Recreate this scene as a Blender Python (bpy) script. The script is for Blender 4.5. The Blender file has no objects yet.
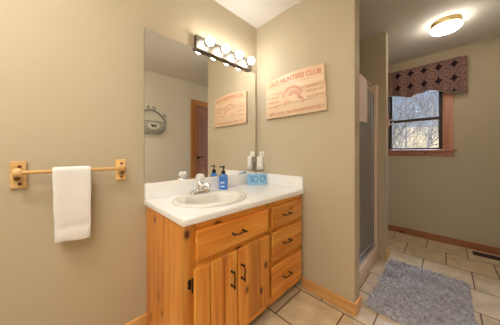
import bpy, bmesh, math, random
from mathutils import Vector, Matrix
import numpy as np

random.seed(7)
C = bpy.context.scene.collection
S = bpy.context.scene
PI = math.pi

# ------------------------------------------------------------------ camera, sky, sun, exposure
CAM_H = 1.134
cam_data = bpy.data.cameras.new('camera')
cam_data.sensor_width = 36.0
cam_data.lens = 195.5 * 36.0 / 500.0
cam_data.shift_x = -0.001
cam_data.shift_y = -9.0 / 500.0
cam_data.clip_start = 0.02
cam = bpy.data.objects.new('camera', cam_data)
C.objects.link(cam)
cam.location = (0, 0, CAM_H)
cam.rotation_euler = (PI / 2, 0, -PI / 4)
S.camera = cam

world = bpy.data.worlds.new('sky')
S.world = world
world.use_nodes = True
wn, wl = world.node_tree.nodes, world.node_tree.links
wn.clear()
w_out = wn.new('ShaderNodeOutputWorld')
w_bg = wn.new('ShaderNodeBackground')
w_tc = wn.new('ShaderNodeTexCoord')
w_sep = wn.new('ShaderNodeSeparateXYZ')
w_rmp = wn.new('ShaderNodeValToRGB')
cr = w_rmp.color_ramp
cr.elements[0].position = 0.0
cr.elements[0].color = (0.026, 0.027, 0.028, 1)
cr.elements[1].position = 1.0
cr.elements[1].color = (0.55, 0.70, 0.95, 1)
for p, c in ((0.12, (0.0135, 0.0195, 0.0275, 1)), (0.30, (0.0105, 0.0190, 0.0330, 1)), (0.48, (0.48, 0.64, 0.92, 1))):
    e = cr.elements.new(p)
    e.color = c
wl.new(w_tc.outputs['Generated'], w_sep.inputs[0])
wl.new(w_sep.outputs['Z'], w_rmp.inputs[0])
wl.new(w_rmp.outputs[0], w_bg.inputs['Color'])
wl.new(w_bg.outputs[0], w_out.inputs[0])
w_bg.inputs['Strength'].default_value = 8.0

sun_data = bpy.data.lights.new('sun', 'SUN')
sun_data.energy = 2.2
sun_data.angle = 0.01
sun_data.color = (1.0, 0.93, 0.80)
sun = bpy.data.objects.new('sun', sun_data)
C.objects.link(sun)
sun.location = (-6, -4, 9)
sun.rotation_euler = (math.radians(50), 0, math.radians(-70))

VS = S.view_settings
VS.view_transform = 'Standard'
VS.look = 'None'
VS.exposure = 1.72
VS.gamma = 1.0
VS.use_curve_mapping = False

BULB_POWER = 11.5
CEIL_POWER = 7.5
FILL_POWER = 12.0  # strength of the two added fill lamps

# ------------------------------------------------------------------ helpers
def srgb(r, g, b):
    def f(c):
        c /= 255.0
        return c / 12.92 if c <= 0.04045 else ((c + 0.055) / 1.055) ** 2.4
    return (f(r), f(g), f(b), 1)

WLOC = {}

def thing(name, label, cat, loc=(0, 0, 0), group=None):
    o = bpy.data.objects.new(name, None)
    o.empty_display_size = 0.05
    C.objects.link(o)
    o.location = loc
    WLOC[o.name] = Vector(loc)
    o['label'] = label
    o['category'] = cat
    if group:
        o['group'] = group
    return o

def tag(o, label, cat, group=None):
    o['label'] = label
    o['category'] = cat
    if group:
        o['group'] = group
    return o

def obj(name, bm, mat, parent=None, smooth=False, angle=None, label=None, recenter=None):
    """link a bmesh (built in world coordinates) as ONE mesh object under parent."""
    off = WLOC[parent.name] if parent is not None else (Vector(recenter) if recenter else Vector((0, 0, 0)))
    if off.length > 0:
        bmesh.ops.translate(bm, verts=bm.verts, vec=-off)
    bmesh.ops.recalc_face_normals(bm, faces=bm.faces)
    me = bpy.data.meshes.new(name)
    bm.to_mesh(me)
    bm.free()
    o = bpy.data.objects.new(name, me)
    C.objects.link(o)
    me.materials.append(mat)
    if smooth:
        for p in me.polygons:
            p.use_smooth = True
        if angle:
            try:
                me.set_sharp_from_angle(angle=math.radians(angle))
            except Exception:
                pass
    if parent is not None:
        o.parent = parent
    else:
        o.location = off
    WLOC[o.name] = off.copy()
    if label:
        o['label'] = label
    return o

def struct(name, bm, mat, **k):
    o = obj(name, bm, mat, **k)
    if k.get('parent') is None:
        o['kind'] = 'structure'
    return o

def BM():
    return bmesh.new()

def box(bm, x0, x1, y0, y1, z0, z1, bev=0.0, seg=2, M=None):
    vs = [bm.verts.new((x, y, z)) for x in (x0, x1) for y in (y0, y1) for z in (z0, z1)]
    idx = [(0, 1, 3, 2), (4, 6, 7, 5), (0, 4, 5, 1), (2, 3, 7, 6), (0, 2, 6, 4), (1, 5, 7, 3)]
    fs = [bm.faces.new([vs[i] for i in q]) for q in idx]
    bmesh.ops.recalc_face_normals(bm, faces=fs)
    out = vs
    if bev > 0:
        es = list({e for f in fs for e in f.edges})
        r = bmesh.ops.bevel(bm, geom=es, offset=bev, segments=seg, affect='EDGES', profile=0.5)
        out = [v for v in r['verts']]
        out = list({v for v in out if v.is_valid})
    if M is not None:
        bmesh.ops.transform(bm, matrix=M, verts=out)
    return out

def frames_along(pts):
    n = len(pts)
    T = []
    for i in range(n):
        a = pts[max(i - 1, 0)]
        b = pts[min(i + 1, n - 1)]
        d = (b - a)
        T.append(d.normalized() if d.length > 1e-9 else Vector((0, 0, 1)))
    up = Vector((0, 0, 1)) if abs(T[0].z) < 0.9 else Vector((1, 0, 0))
    N = [(up - T[0] * up.dot(T[0])).normalized()]
    for i in range(1, n):
        v = N[-1] - T[i] * N[-1].dot(T[i])
        N.append(v.normalized() if v.length > 1e-6 else N[-1])
    return T, N

def tube(bm, pts, r, seg=10, cap=True, sy=1.0):
    pts = [Vector(p) for p in pts]
    rs = r if isinstance(r, (list, tuple)) else [r] * len(pts)
    T, N = frames_along(pts)
    rings = []
    for p, t, n, rr in zip(pts, T, N, rs):
        b = t.cross(n)
        rings.append([bm.verts.new(p + (n * math.cos(2 * PI * k / seg) * sy + b * math.sin(2 * PI * k / seg)) * rr) for k in range(seg)])
    for a, b in zip(rings[:-1], rings[1:]):
        for k in range(seg):
            bm.faces.new((a[k], a[(k + 1) % seg], b[(k + 1) % seg], b[k]))
    if cap:
        bm.faces.new(rings[0][::-1])
        bm.faces.new(rings[-1])
    return rings

def lathe(bm, prof, center, axis='z', seg=32, sx=1.0, sy=1.0):
    """prof: list of (radius, height). closed at ends when radius == 0."""
    cx, cy, cz = center
    def place(a, b, h):
        if axis == 'z':
            return (cx + a * sx, cy + b * sy, cz + h)
        if axis == 'y':
            return (cx + a * sx, cy + h, cz + b * sy)
        return (cx + h, cy + a * sx, cz + b * sy)
    rings = []
    for r, h in prof:
        if r < 1e-7:
            rings.append([bm.verts.new(place(0, 0, h))])
        else:
            rings.append([bm.verts.new(place(r * math.cos(2 * PI * k / seg), r * math.sin(2 * PI * k / seg), h)) for k in range(seg)])
    for a, b in zip(rings[:-1], rings[1:]):
        for k in range(seg):
            k2 = (k + 1) % seg
            if len(a) == 1 and len(b) == 1:
                continue
            if len(a) == 1:
                bm.faces.new((a[0], b[k2], b[k]))
            elif len(b) == 1:
                bm.faces.new((a[k], a[k2], b[0]))
            else:
                bm.faces.new((a[k], a[k2], b[k2], b[k]))
    return rings

def prism(bm, outline, d, M=None):
    """outline: list of 2-D points in the XY plane, extruded 0..d along Z, then M."""
    n = len(outline)
    a = [bm.verts.new((x, y, 0)) for x, y in outline]
    b = [bm.verts.new((x, y, d)) for x, y in outline]
    bm.faces.new(a[::-1])
    bm.faces.new(b)
    for i in range(n):
        j = (i + 1) % n
        bm.faces.new((a[i], a[j], b[j], b[i]))
    if M is not None:
        bmesh.ops.transform(bm, matrix=M, verts=a + b)
    return a + b

def plane_matrix(origin, ux, uz):
    """local X -> ux, local Y -> uz (up), local Z -> ux x uz"""
    ux = Vector(ux).normalized(); uz = Vector(uz).normalized()
    n = ux.cross(uz)
    m = Matrix((ux, uz, n)).transposed().to_4x4()
    m.translation = Vector(origin)
    return m

def text_bm(s, size, depth, bend=None, align='CENTER', sx=1.0, offset=0.0):
    cu = bpy.data.curves.new('lettering', 'FONT')
    cu.body = s
    cu.size = size
    cu.align_x = align
    cu.align_y = 'CENTER'
    cu.extrude = depth / 2
    cu.offset = offset
    o = bpy.data.objects.new('lettering_source', cu)
    C.objects.link(o)
    bpy.context.view_layer.update()
    dg = bpy.context.evaluated_depsgraph_get()
    me = bpy.data.meshes.new_from_object(o.evaluated_get(dg))
    bm = BM()
    bm.from_mesh(me)
    bpy.data.objects.remove(o)
    bpy.data.curves.remove(cu)
    bpy.data.meshes.remove(me)
    for v in bm.verts:
        v.co.x *= sx
    if bend:
        for v in bm.verts:
            v.co.y += bend(v.co.x)
    return bm

# ------------------------------------------------------------------ materials
def mat(name):
    m = bpy.data.materials.new(name)
    m.use_nodes = True
    nt = m.node_tree
    b = nt.nodes['Principled BSDF']
    return m, nt.nodes, nt.links, b

def simple(name, col, rough=0.5, metal=0.0, spec=0.5, bump=None, var=None, coat=0.0):
    m, n, l, b = mat(name)
    b.inputs['Base Color'].default_value = col
    b.inputs['Roughness'].default_value = rough
    b.inputs['Metallic'].default_value = metal
    b.inputs['Specular IOR Level'].default_value = spec
    b.inputs['Coat Weight'].default_value = coat
    b.inputs['Coat Roughness'].default_value = 0.15
    tc = n.new('ShaderNodeTexCoord')
    if bump:
        sc, st, dist = bump
        no = n.new('ShaderNodeTexNoise')
        no.inputs['Scale'].default_value = sc
        no.inputs['Detail'].default_value = 4
        bp = n.new('ShaderNodeBump')
        bp.inputs['Strength'].default_value = st
        bp.inputs['Distance'].default_value = dist
        l.new(tc.outputs['Object'], no.inputs['Vector'])
        l.new(no.outputs['Fac'], bp.inputs['Height'])
        l.new(bp.outputs[0], b.inputs['Normal'])
    if var:
        sc, amt = var
        no = n.new('ShaderNodeTexNoise')
        no.inputs['Scale'].default_value = sc
        no.inputs['Detail'].default_value = 5
        mx = n.new('ShaderNodeMix')
        mx.data_type = 'RGBA'
        mx.inputs[6].default_value = tuple(c * (1 - amt) for c in col[:3]) + (1,)
        mx.inputs[7].default_value = tuple(min(1, c * (1 + amt)) for c in col[:3]) + (1,)
        l.new(tc.outputs['Object'], no.inputs['Vector'])
        l.new(no.outputs['Fac'], mx.inputs[0])
        l.new(mx.outputs[2], b.inputs['Base Color'])
    return m

def pine(name, axis, light, mid, dark, rough=0.32, knots=True, knot_col=srgb(112, 46, 12), knot_scale=1.0, contrast=1.0, coat=0.3):
    """varnished pine: growth streaks along one axis, scattered knots"""
    m, n, l, b = mat(name)
    tc = n.new('ShaderNodeTexCoord')
    oi = n.new('ShaderNodeObjectInfo')
    mul = n.new('ShaderNodeMath'); mul.operation = 'MULTIPLY'; mul.inputs[1].default_value = 17.3
    l.new(oi.outputs['Random'], mul.inputs[0])
    add = n.new('ShaderNodeVectorMath'); add.operation = 'ADD'
    l.new(tc.outputs['Object'], add.inputs[0])
    l.new(mul.outputs[0], add.inputs[1])
    def mapped(along, across):
        mp = n.new('ShaderNodeMapping')
        s = [across] * 3
        s[axis] = along
        mp.inputs['Scale'].default_value = s
        l.new(add.outputs[0], mp.inputs['Vector'])
        return mp
    # broad boards tone + growth rings
    m1 = mapped(0.9, 11.0)
    n1 = n.new('ShaderNodeTexNoise'); n1.inputs['Scale'].default_value = 1.0; n1.inputs['Detail'].default_value = 3; n1.inputs['Distortion'].default_value = 0.6
    l.new(m1.outputs[0], n1.inputs['Vector'])
    m2 = mapped(2.0, 70.0)
    n2 = n.new('ShaderNodeTexNoise'); n2.inputs['Scale'].default_value = 1.0; n2.inputs['Detail'].default_value = 3; n2.inputs['Distortion'].default_value = 0.4
    l.new(m2.outputs[0], n2.inputs['Vector'])
    mixf = n.new('ShaderNodeMix'); mixf.data_type = 'FLOAT'; mixf.inputs[0].default_value = 0.38
    l.new(n1.outputs['Fac'], mixf.inputs[2])
    l.new(n2.outputs['Fac'], mixf.inputs[3])
    rp = n.new('ShaderNodeValToRGB')
    rp.color_ramp.elements[0].position = 0.5 - 0.17 / contrast
    rp.color_ramp.elements[0].color = light
    rp.color_ramp.elements[1].position = 0.5 + 0.17 / contrast
    rp.color_ramp.elements[1].color = dark
    el = rp.color_ramp.elements.new(0.5); el.color = mid
    l.new(mixf.outputs[0], rp.inputs[0])
    col = rp.outputs[0]
    if knots:
        mk = mapped(5.2 * knot_scale, 8.6 * knot_scale)
        vo = n.new('ShaderNodeTexVoronoi'); vo.feature = 'F1'; vo.inputs['Scale'].default_value = 1.0
        nk = n.new('ShaderNodeTexNoise'); nk.inputs['Scale'].default_value = 5.0
        l.new(mk.outputs[0], nk.inputs['Vector'])
        ak = n.new('ShaderNodeMix'); ak.data_type = 'RGBA'; ak.inputs[0].default_value = 0.06
        l.new(mk.outputs[0], ak.inputs[6]); l.new(nk.outputs['Color'], ak.inputs[7])
        l.new(ak.outputs[2], vo.inputs['Vector'])
        kr = n.new('ShaderNodeValToRGB')
        kr.color_ramp.elements[0].position = 0.085; kr.color_ramp.elements[0].color = (1, 1, 1, 1)
        kr.color_ramp.elements[1].position = 0.20; kr.color_ramp.elements[1].color = (0, 0, 0, 1)
        k2 = kr.color_ramp.elements.new(0.115); k2.color = (0.42, 0.42, 0.42, 1)
        l.new(vo.outputs['Distance'], kr.inputs[0])
        mx = n.new('ShaderNodeMix'); mx.data_type = 'RGBA'
        l.new(kr.outputs[0], mx.inputs[0])
        l.new(col, mx.inputs[6])
        mx.inputs[7].default_value = knot_col
        col = mx.outputs[2]
    rv = n.new('ShaderNodeMapRange'); rv.inputs['To Min'].default_value = 0.78; rv.inputs['To Max'].default_value = 1.14
    l.new(oi.outputs['Random'], rv.inputs['Value'])
    hs = n.new('ShaderNodeHueSaturation')
    l.new(rv.outputs[0], hs.inputs['Value']); l.new(col, hs.inputs['Color'])
    l.new(hs.outputs[0], b.inputs['Base Color'])
    b.inputs['Roughness'].default_value = rough
    b.inputs['Coat Weight'].default_value = coat
    b.inputs['Coat Roughness'].default_value = 0.2
    bp = n.new('ShaderNodeBump'); bp.inputs['Strength'].default_value = 0.12; bp.inputs['Distance'].default_value = 0.002
    l.new(n2.outputs['Fac'], bp.inputs['Height'])
    l.new(bp.outputs[0], b.inputs['Normal'])
    return m

def emissive(name, col, strength):
    m, n, l, b = mat(name)
    b.inputs['Base Color'].default_value = (0.9, 0.9, 0.88, 1)
    b.inputs['Emission Color'].default_value = col
    b.inputs['Emission Strength'].default_value = strength
    return m

WALL = srgb(196, 183, 157)
M_wall = simple('greige_wall_paint', WALL, rough=0.62, spec=0.35, bump=(140, 0.08, 0.002), var=(2.2, 0.035))
M_ceil = simple('white_ceiling_paint', srgb(226, 222, 216), rough=0.8, spec=0.2, bump=(60, 0.25, 0.003), var=(1.6, 0.02))
PL, PM, PD = srgb(242, 178, 84), srgb(228, 148, 54), srgb(198, 104, 24)
M_pine_v = pine('varnished_knotty_pine_upright', 2, PL, PM, PD)
M_pine_h = pine('varnished_knotty_pine_lying', 0, PL, PM, PD)
M_pine_y = pine('varnished_pine_trim_lengthwise', 1, srgb(240, 192, 126), srgb(226, 170, 100), srgb(202, 138, 72), knots=False)
M_pine_x = pine('varnished_pine_trim_crosswise', 0, srgb(240, 192, 126), srgb(226, 170, 100), srgb(202, 138, 72), knots=False)
M_rail = pine('pale_pine_rail', 0, srgb(248, 216, 156), srgb(240, 196, 128), srgb(220, 164, 94), knots=False)
M_case_v = pine('reddish_wood_casing_upright', 2, srgb(216, 150, 118), srgb(202, 132, 100), srgb(178, 106, 76), rough=0.4)
M_case_y = pine('reddish_wood_casing_lying', 1, srgb(216, 150, 118), srgb(202, 132, 100), srgb(178, 106, 76), rough=0.4, knot_scale=1.5)
M_doorcase = pine('orange_wood_door_casing', 2, srgb(232, 170, 100), srgb(218, 148, 80), srgb(190, 112, 52))
M_door = pine('red_brown_wood_door', 2, srgb(204, 150, 124), srgb(188, 130, 106), srgb(160, 104, 84), rough=0.4, knots=False)
M_sash = simple('dark_brown_sash', srgb(62, 42, 34), rough=0.45, var=(8, 0.15))
M_counter = simple('white_laminate', srgb(247, 246, 245), rough=0.28, spec=0.5, var=(30, 0.015))
M_sink = simple('glazed_off_white_ceramic', srgb(230, 227, 220), rough=0.12, spec=0.6, coat=0.4)
M_chrome = simple('polished_chrome', (0.82, 0.82, 0.83, 1), rough=0.12, metal=1.0)
M_nickel = simple('brushed_nickel', (0.19, 0.165, 0.13, 1), rough=0.42, metal=1.0, bump=(90, 0.05, 0.001))
M_alu = simple('aluminium_rail', (0.62, 0.62, 0.63, 1), rough=0.3, metal=1.0)
M_black = simple('black_iron', srgb(24, 20, 18), rough=0.42, metal=0.6, bump=(120, 0.2, 0.001))
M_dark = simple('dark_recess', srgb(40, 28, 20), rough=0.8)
M_rubber = simple('dark_rubber_seal', srgb(34, 32, 31), rough=0.6)
M_almond = simple('almond_shower_acrylic', srgb(236, 212, 192), rough=0.25, spec=0.5)
M_white_pl = simple('white_plastic', srgb(238, 234, 226), rough=0.35)
M_bulb = emissive('lit_bulb', (1.0, 0.965, 0.915, 1), BULB_POWER)
M_dome = emissive('lit_opal_glass', (1.0, 0.93, 0.82, 1), CEIL_POWER)
M_dome_fill = emissive('fill_lamp_opal_glass', (1.0, 0.965, 0.92, 1), FILL_POWER)  # glow for the added fill lamps only
M_brass = simple('polished_brass', (0.94, 0.78, 0.44, 1), rough=0.4, metal=1.0)
M_plug = simple('dark_wood_plug', srgb(120, 66, 30), rough=0.5, var=(60, 0.3))
M_mirror = simple('silvered_mirror', (0.95, 0.955, 0.945, 1), rough=0.0, metal=1.0)
M_signwood = pine('pale_bleached_sign_board', 1, srgb(238, 214, 180), srgb(232, 200, 164), srgb(222, 182, 146), rough=0.42, knots=False)
M_signred = simple('faded_red_sign_paint', srgb(214, 138, 106), rough=0.6, var=(40, 0.2))
M_signpink = simple('faded_pink_sign_paint', srgb(224, 172, 144), rough=0.6, var=(40, 0.2))
M_terry = simple('white_terry_cloth', srgb(246, 244, 242), rough=0.95, spec=0.1, bump=(420, 0.7, 0.004))
M_terry_pink = simple('pale_pink_terry_cloth', srgb(240, 222, 214), rough=0.95, spec=0.1, bump=(260, 0.6, 0.004))
M_blue_soap = simple('blue_soap_bottle', srgb(60, 124, 212), rough=0.18, spec=0.5, coat=0.5)
M_blue_box = simple('pale_blue_carton', srgb(150, 200, 236), rough=0.5, var=(25, 0.05))
M_blue_dark = simple('mid_blue_print', srgb(92, 152, 206), rough=0.5)
M_blue_pale = simple('pale_print', srgb(206, 230, 246), rough=0.5)
M_pump = simple('black_pump_plastic', srgb(26, 26, 30), rough=0.3)
M_grey_metal = simple('grey_painted_metal', srgb(168, 168, 160), rough=0.5, metal=0.4, bump=(70, 0.3, 0.002))
M_plate_white = simple('white_enamel', srgb(232, 228, 214), rough=0.4)
M_vent = simple('dark_brown_vent_metal', srgb(58, 42, 34), rough=0.45, metal=0.4)
M_bark = simple('sunlit_bare_bark', srgb(66, 56, 46), rough=0.9, var=(6, 0.3))
M_hill = simple('dry_grass_hillside', srgb(84, 66, 38), rough=1.0, spec=0.1, var=(0.8, 0.35))

# acrylic faucet knob
M_acryl, n, l, b = mat('clear_acrylic')
b.inputs['Base Color'].default_value = (0.95, 0.95, 0.94, 1)
b.inputs['Roughness'].default_value = 0.1
b.inputs['Transmission Weight'].default_value = 0.3
b.inputs['IOR'].default_value = 1.45

# window glass: clear, with a faint reflection
M_glass = bpy.data.materials.new('window_glass')
M_glass.use_nodes = True
n, l = M_glass.node_tree.nodes, M_glass.node_tree.links
n.clear()
go = n.new('ShaderNodeOutputMaterial'); gm = n.new('ShaderNodeMixShader')
gt = n.new('ShaderNodeBsdfTransparent'); gg = n.new('ShaderNodeBsdfGlossy'); gf = n.new('ShaderNodeFresnel')
gg.inputs['Roughness'].default_value = 0.0
gf.inputs['IOR'].default_value = 1.10
l.new(gf.outputs[0], gm.inputs[0]); l.new(gt.outputs[0], gm.inputs[1]); l.new(gg.outputs[0], gm.inputs[2]); l.new(gm.outputs[0], go.inputs[0])

# obscured shower glass
M_shglass, n, l, b = mat('obscure_shower_glass')
b.inputs['Base Color'].default_value = srgb(206, 206, 204)
b.inputs['Roughness'].default_value = 0.38
b.inputs['Transmission Weight'].default_value = 0.75
b.inputs['IOR'].default_value = 1.3
tc = n.new('ShaderNodeTexCoord'); no = n.new('ShaderNodeTexNoise'); no.inputs['Scale'].default_value = 90
bp = n.new('ShaderNodeBump'); bp.inputs['Strength'].default_value = 0.3; bp.inputs['Distance'].default_value = 0.003
l.new(tc.outputs['Object'], no.inputs['Vector']); l.new(no.outputs['Fac'], bp.inputs['Height']); l.new(bp.outputs[0], b.inputs['Normal'])

# floor tiles in running bond: rows step along X, joints along Y
M_floor, n, l, b = mat('beige_ceramic_floor_tile')
tc = n.new('ShaderNodeTexCoord'); sp = n.new('ShaderNodeSeparateXYZ'); cb = n.new('ShaderNodeCombineXYZ')
l.new(tc.outputs['Object'], sp.inputs[0])
TILE = 0.342
ax = n.new('ShaderNodeMath'); ax.operation = 'ADD'; ax.inputs[1].default_value = TILE * 40 - 0.17
ay = n.new('ShaderNodeMath'); ay.operation = 'ADD'; ay.inputs[1].default_value = TILE * 40 - 3.5
l.new(sp.outputs['Y'], ax.inputs[0]); l.new(sp.outputs['X'], ay.inputs[0])
l.new(ax.outputs[0], cb.inputs[0]); l.new(ay.outputs[0], cb.inputs[1])
br = n.new('ShaderNodeTexBrick')
br.offset = 0.5; br.offset_frequency = 2; br.squash = 1.0
br.inputs['Scale'].default_value = 1.0
br.inputs['Brick Width'].default_value = TILE
br.inputs['Row Height'].default_value = TILE
br.inputs['Mortar Size'].default_value = 0.005
br.inputs['Mortar Smooth'].default_value = 0.2
br.inputs['Color1'].default_value = srgb(240, 220, 184)
br.inputs['Color2'].default_value = srgb(228, 206, 168)
br.inputs['Mortar'].default_value = srgb(122, 92, 64)
l.new(cb.outputs[0], br.inputs['Vector'])
no = n.new('ShaderNodeTexNoise'); no.inputs['Scale'].default_value = 9; no.inputs['Detail'].default_value = 7
l.new(tc.outputs['Object'], no.inputs['Vector'])
rp = n.new('ShaderNodeValToRGB')
rp.color_ramp.elements[0].position = 0.3; rp.color_ramp.elements[0].color = (0.74, 0.70, 0.66, 1)
rp.color_ramp.elements[1].position = 0.7; rp.color_ramp.elements[1].color = (1.0, 1.0, 1.0, 1)
l.new(no.outputs['Fac'], rp.inputs[0])
mx = n.new('ShaderNodeMix'); mx.data_type = 'RGBA'; mx.blend_type = 'MULTIPLY'; mx.inputs[0].default_value = 1.0
l.new(br.outputs['Color'], mx.inputs[6]); l.new(rp.outputs[0], mx.inputs[7])
l.new(mx.outputs[2], b.inputs['Base Color'])
b.inputs['Roughness'].default_value = 0.38
bp = n.new('ShaderNodeBump'); bp.invert = True; bp.inputs['Strength'].default_value = 0.6; bp.inputs['Distance'].default_value = 0.004
l.new(br.outputs['Fac'], bp.inputs['Height']); l.new(bp.outputs[0], b.inputs['Normal'])

# valance fabric: rosy medallions in a grid on dark plum
def valance_material():
    m, n, l, b = mat('plum_medallion_fabric')
    uv = n.new('ShaderNodeUVMap')
    sc = n.new('ShaderNodeVectorMath'); sc.operation = 'MULTIPLY'; sc.inputs[1].default_value = (1 / 0.137, 1 / 0.172, 0)
    l.new(uv.outputs[0], sc.inputs[0])
    fr = n.new('ShaderNodeVectorMath'); fr.operation = 'FRACTION'
    l.new(sc.outputs[0], fr.inputs[0])
    sb = n.new('ShaderNodeVectorMath'); sb.operation = 'SUBTRACT'; sb.inputs[1].default_value = (0.5, 0.5, 0)
    l.new(fr.outputs[0], sb.inputs[0])
    ln = n.new('ShaderNodeVectorMath'); ln.operation = 'LENGTH'
    l.new(sb.outputs[0], ln.inputs[0])
    no = n.new('ShaderNodeTexNoise'); no.inputs['Scale'].default_value = 75; no.inputs['Detail'].default_value = 2
    l.new(uv.outputs[0], no.inputs['Vector'])
    ad = n.new('ShaderNodeMath'); ad.operation = 'MULTIPLY_ADD'; ad.inputs[1].default_value = 0.05
    l.new(no.outputs['Fac'], ad.inputs[0]); l.new(ln.outputs['Value'], ad.inputs[2])
    r1 = n.new('ShaderNodeValToRGB'); r1.color_ramp.interpolation = 'LINEAR'
    cr = r1.color_ramp
    cr.elements[0].position = 0.0; cr.elements[0].color = srgb(126, 92, 90)
    cr.elements[1].position = 1.0; cr.elements[1].color = srgb(48, 36, 48)
    for p, c in ((0.10, srgb(146, 116, 106)), (0.24, srgb(156, 126, 114)), (0.33, srgb(118, 88, 88)), (0.40, srgb(152, 122, 112)),
                 (0.53, srgb(146, 116, 108)), (0.56, srgb(106, 78, 80)), (0.60, srgb(48, 36, 48))):
        el = cr.elements.new(p); el.color = c
    l.new(ad.outputs[0], r1.inputs[0])
    n2 = n.new('ShaderNodeTexNoise'); n2.inputs['Scale'].default_value = 70; n2.inputs['Detail'].default_value = 3
    l.new(uv.outputs[0], n2.inputs['Vector'])
    r2 = n.new('ShaderNodeValToRGB')
    r2.color_ramp.elements[0].position = 0.38; r2.color_ramp.elements[0].color = (0.55, 0.5, 0.52, 1)
    r2.color_ramp.elements[1].position = 0.62; r2.color_ramp.elements[1].color = (1.05, 1.0, 1.0, 1)
    l.new(n2.outputs['Fac'], r2.inputs[0])
    mx = n.new('ShaderNodeMix'); mx.data_type = 'RGBA'; mx.blend_type = 'MULTIPLY'; mx.inputs[0].default_value = 0.8
    l.new(r1.outputs[0], mx.inputs[6]); l.new(r2.outputs[0], mx.inputs[7])
    l.new(mx.outputs[2], b.inputs['Base Color'])
    b.inputs['Roughness'].default_value = 0.9
    b.inputs['Specular IOR Level'].default_value = 0.15
    return m
M_valance = valance_material()
M_lining = simple('white_lining_cloth', srgb(226, 222, 220), rough=0.9)

# bath mat pile
M_mat, n, l, b = mat('grey_shag_pile')
tc = n.new('ShaderNodeTexCoord'); no = n.new('ShaderNodeTexNoise'); no.inputs['Scale'].default_value = 38; no.inputs['Detail'].default_value = 6
l.new(tc.outputs['Object'], no.inputs['Vector'])
rp = n.new('ShaderNodeValToRGB')
rp.color_ramp.elements[0].position = 0.3; rp.color_ramp.elements[0].color = srgb(178, 172, 176)
rp.color_ramp.elements[1].position = 0.72; rp.color_ramp.elements[1].color = srgb(240, 236, 236)
l.new(no.outputs['Fac'], rp.inputs[0]); l.new(rp.outputs[0], b.inputs['Base Color'])
b.inputs['Roughness'].default_value = 1.0
b.inputs['Specular IOR Level'].default_value = 0.05

# ------------------------------------------------------------------ room shell (camera stands over x=0, y=0)
YB, YF = 1.40, -0.54          # mirror wall, wall behind the camera
XL, XR = -0.95, 3.50          # left wall, window wall
H = 2.44
XP, YP = 1.49, 0.455          # partition with the wooden sign: its face and its free end
XS = 2.51                     # shower side wall

bm = BM(); box(bm, XL - .1, XR + .1, YF - .1, YB + .1, -0.1, 0.0); struct('floor', bm, M_floor)
bm = BM(); box(bm, XL - .1, XR + .1, YF - .1, YB + .1, H, H + .1); struct('ceiling', bm, M_ceil)
bm = BM(); box(bm, XL - .1, XR + .1, YB, YB + .1, 0, H); struct('wall_back', bm, M_wall)
bm = BM(); box(bm, XL - .1, XL, YF, YB, 0, H); struct('wall_left', bm, M_wall)
DX0, DX1, DZ = 1.86, 2.62, 2.03
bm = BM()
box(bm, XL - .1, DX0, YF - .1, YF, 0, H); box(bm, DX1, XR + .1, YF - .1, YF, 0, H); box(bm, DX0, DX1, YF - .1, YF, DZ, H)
struct('wall_front', bm, simple('light_boosted_greige_wall_paint', srgb(234, 227, 208), rough=0.62, spec=0.35, bump=(140, 0.08, 0.002), var=(2.2, 0.035)))  # greige lightened so the mirrored wall looks better lit
WY0, WY1, WZ0, WZ1 = 0.03, 0.605, 1.19, 2.03
bm = BM()
box(bm, XR, XR + .1, YF, WY0, 0, H); box(bm, XR, XR + .1, WY1, YB, 0, H)
box(bm, XR, XR + .1, WY0, WY1, 0, WZ0); box(bm, XR, XR + .1, WY0, WY1, WZ1, H)
struct('wall_right', bm, M_wall)
bm = BM(); box(bm, XP, XP + .11, YP, YB, 0, H); struct('wall_partition', bm, M_wall)
bm = BM(); box(bm, XS, XS + .11, YP, YB, 0, H); struct('wall_shower', bm, M_wall)

def board(bm, x0, x1, y0, y1, z1):
    box(bm, x0, x1, y0, y1, 0, z1, bev=0.004)
BBH, BBT = 0.085, 0.014
bm = BM(); board(bm, XL, 0.438, YB - BBT, YB, BBH); struct('baseboard_back', bm, M_pine_x)
bm = BM(); board(bm, XP - BBT, XP, YP - BBT, 0.868, BBH); struct('baseboard_partition', bm, M_pine_y)
bm = BM(); board(bm, XP, XP + .11 + BBT, YP - BBT, YP, BBH); struct('baseboard_partition_end', bm, M_pine_x)
bm = BM(); board(bm, XS - BBT, XS + .11 + BBT, YP - BBT, YP, BBH); struct('baseboard_shower', bm, M_pine_x)
M_bb_dark = pine('darker_wood_baseboard', 1, srgb(176, 120, 84), srgb(160, 102, 68), srgb(136, 80, 50), knots=True, knot_scale=0.7)
bm = BM(); board(bm, XR - BBT, XR, YF, YB, BBH); struct('baseboard_right', bm, M_bb_dark)
bm = BM(); board(bm, XL, 1.758, YF, YF + BBT, BBH); struct('baseboard_front', bm, M_pine_x)

# ------------------------------------------------------------------ window on the far wall
bm = BM()
box(bm, XR - .018, XR, WY0 - .095, WY0 - .002, WZ0 - .005, WZ1 + .10, bev=.004)
box(bm, XR - .018, XR, WY1 + .002, WY1 + .095, WZ0 - .005, WZ1 + .10, bev=.004)
box(bm, XR - .018, XR, WY0 - .002, WY1 + .002, WZ1, WZ1 + .10, bev=.004)
win = struct('window_1', bm, M_case_v)
bm = BM(); box(bm, XR - .05, XR + .05, WY0 - .125, WY1 + .125, WZ0 - .024, WZ0 - .003, bev=.006); obj('window_sill', bm, M_case_y, win)
bm = BM(); box(bm, XR - .016, XR, WY0 - .095, WY1 + .095, WZ0 - .088, WZ0 - .025, bev=.004); obj('window_apron', bm, M_case_y, win)
bm = BM()
box(bm, XR, XR + .1, WY0, WY0 + .012, WZ0, WZ1); box(bm, XR, XR + .1, WY1 - .012, WY1, WZ0, WZ1); box(bm, XR, XR + .1, WY0, WY1, WZ1 - .012, WZ1)
obj('window_jamb', bm, M_sash, win)
ZM = 1.602
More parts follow.
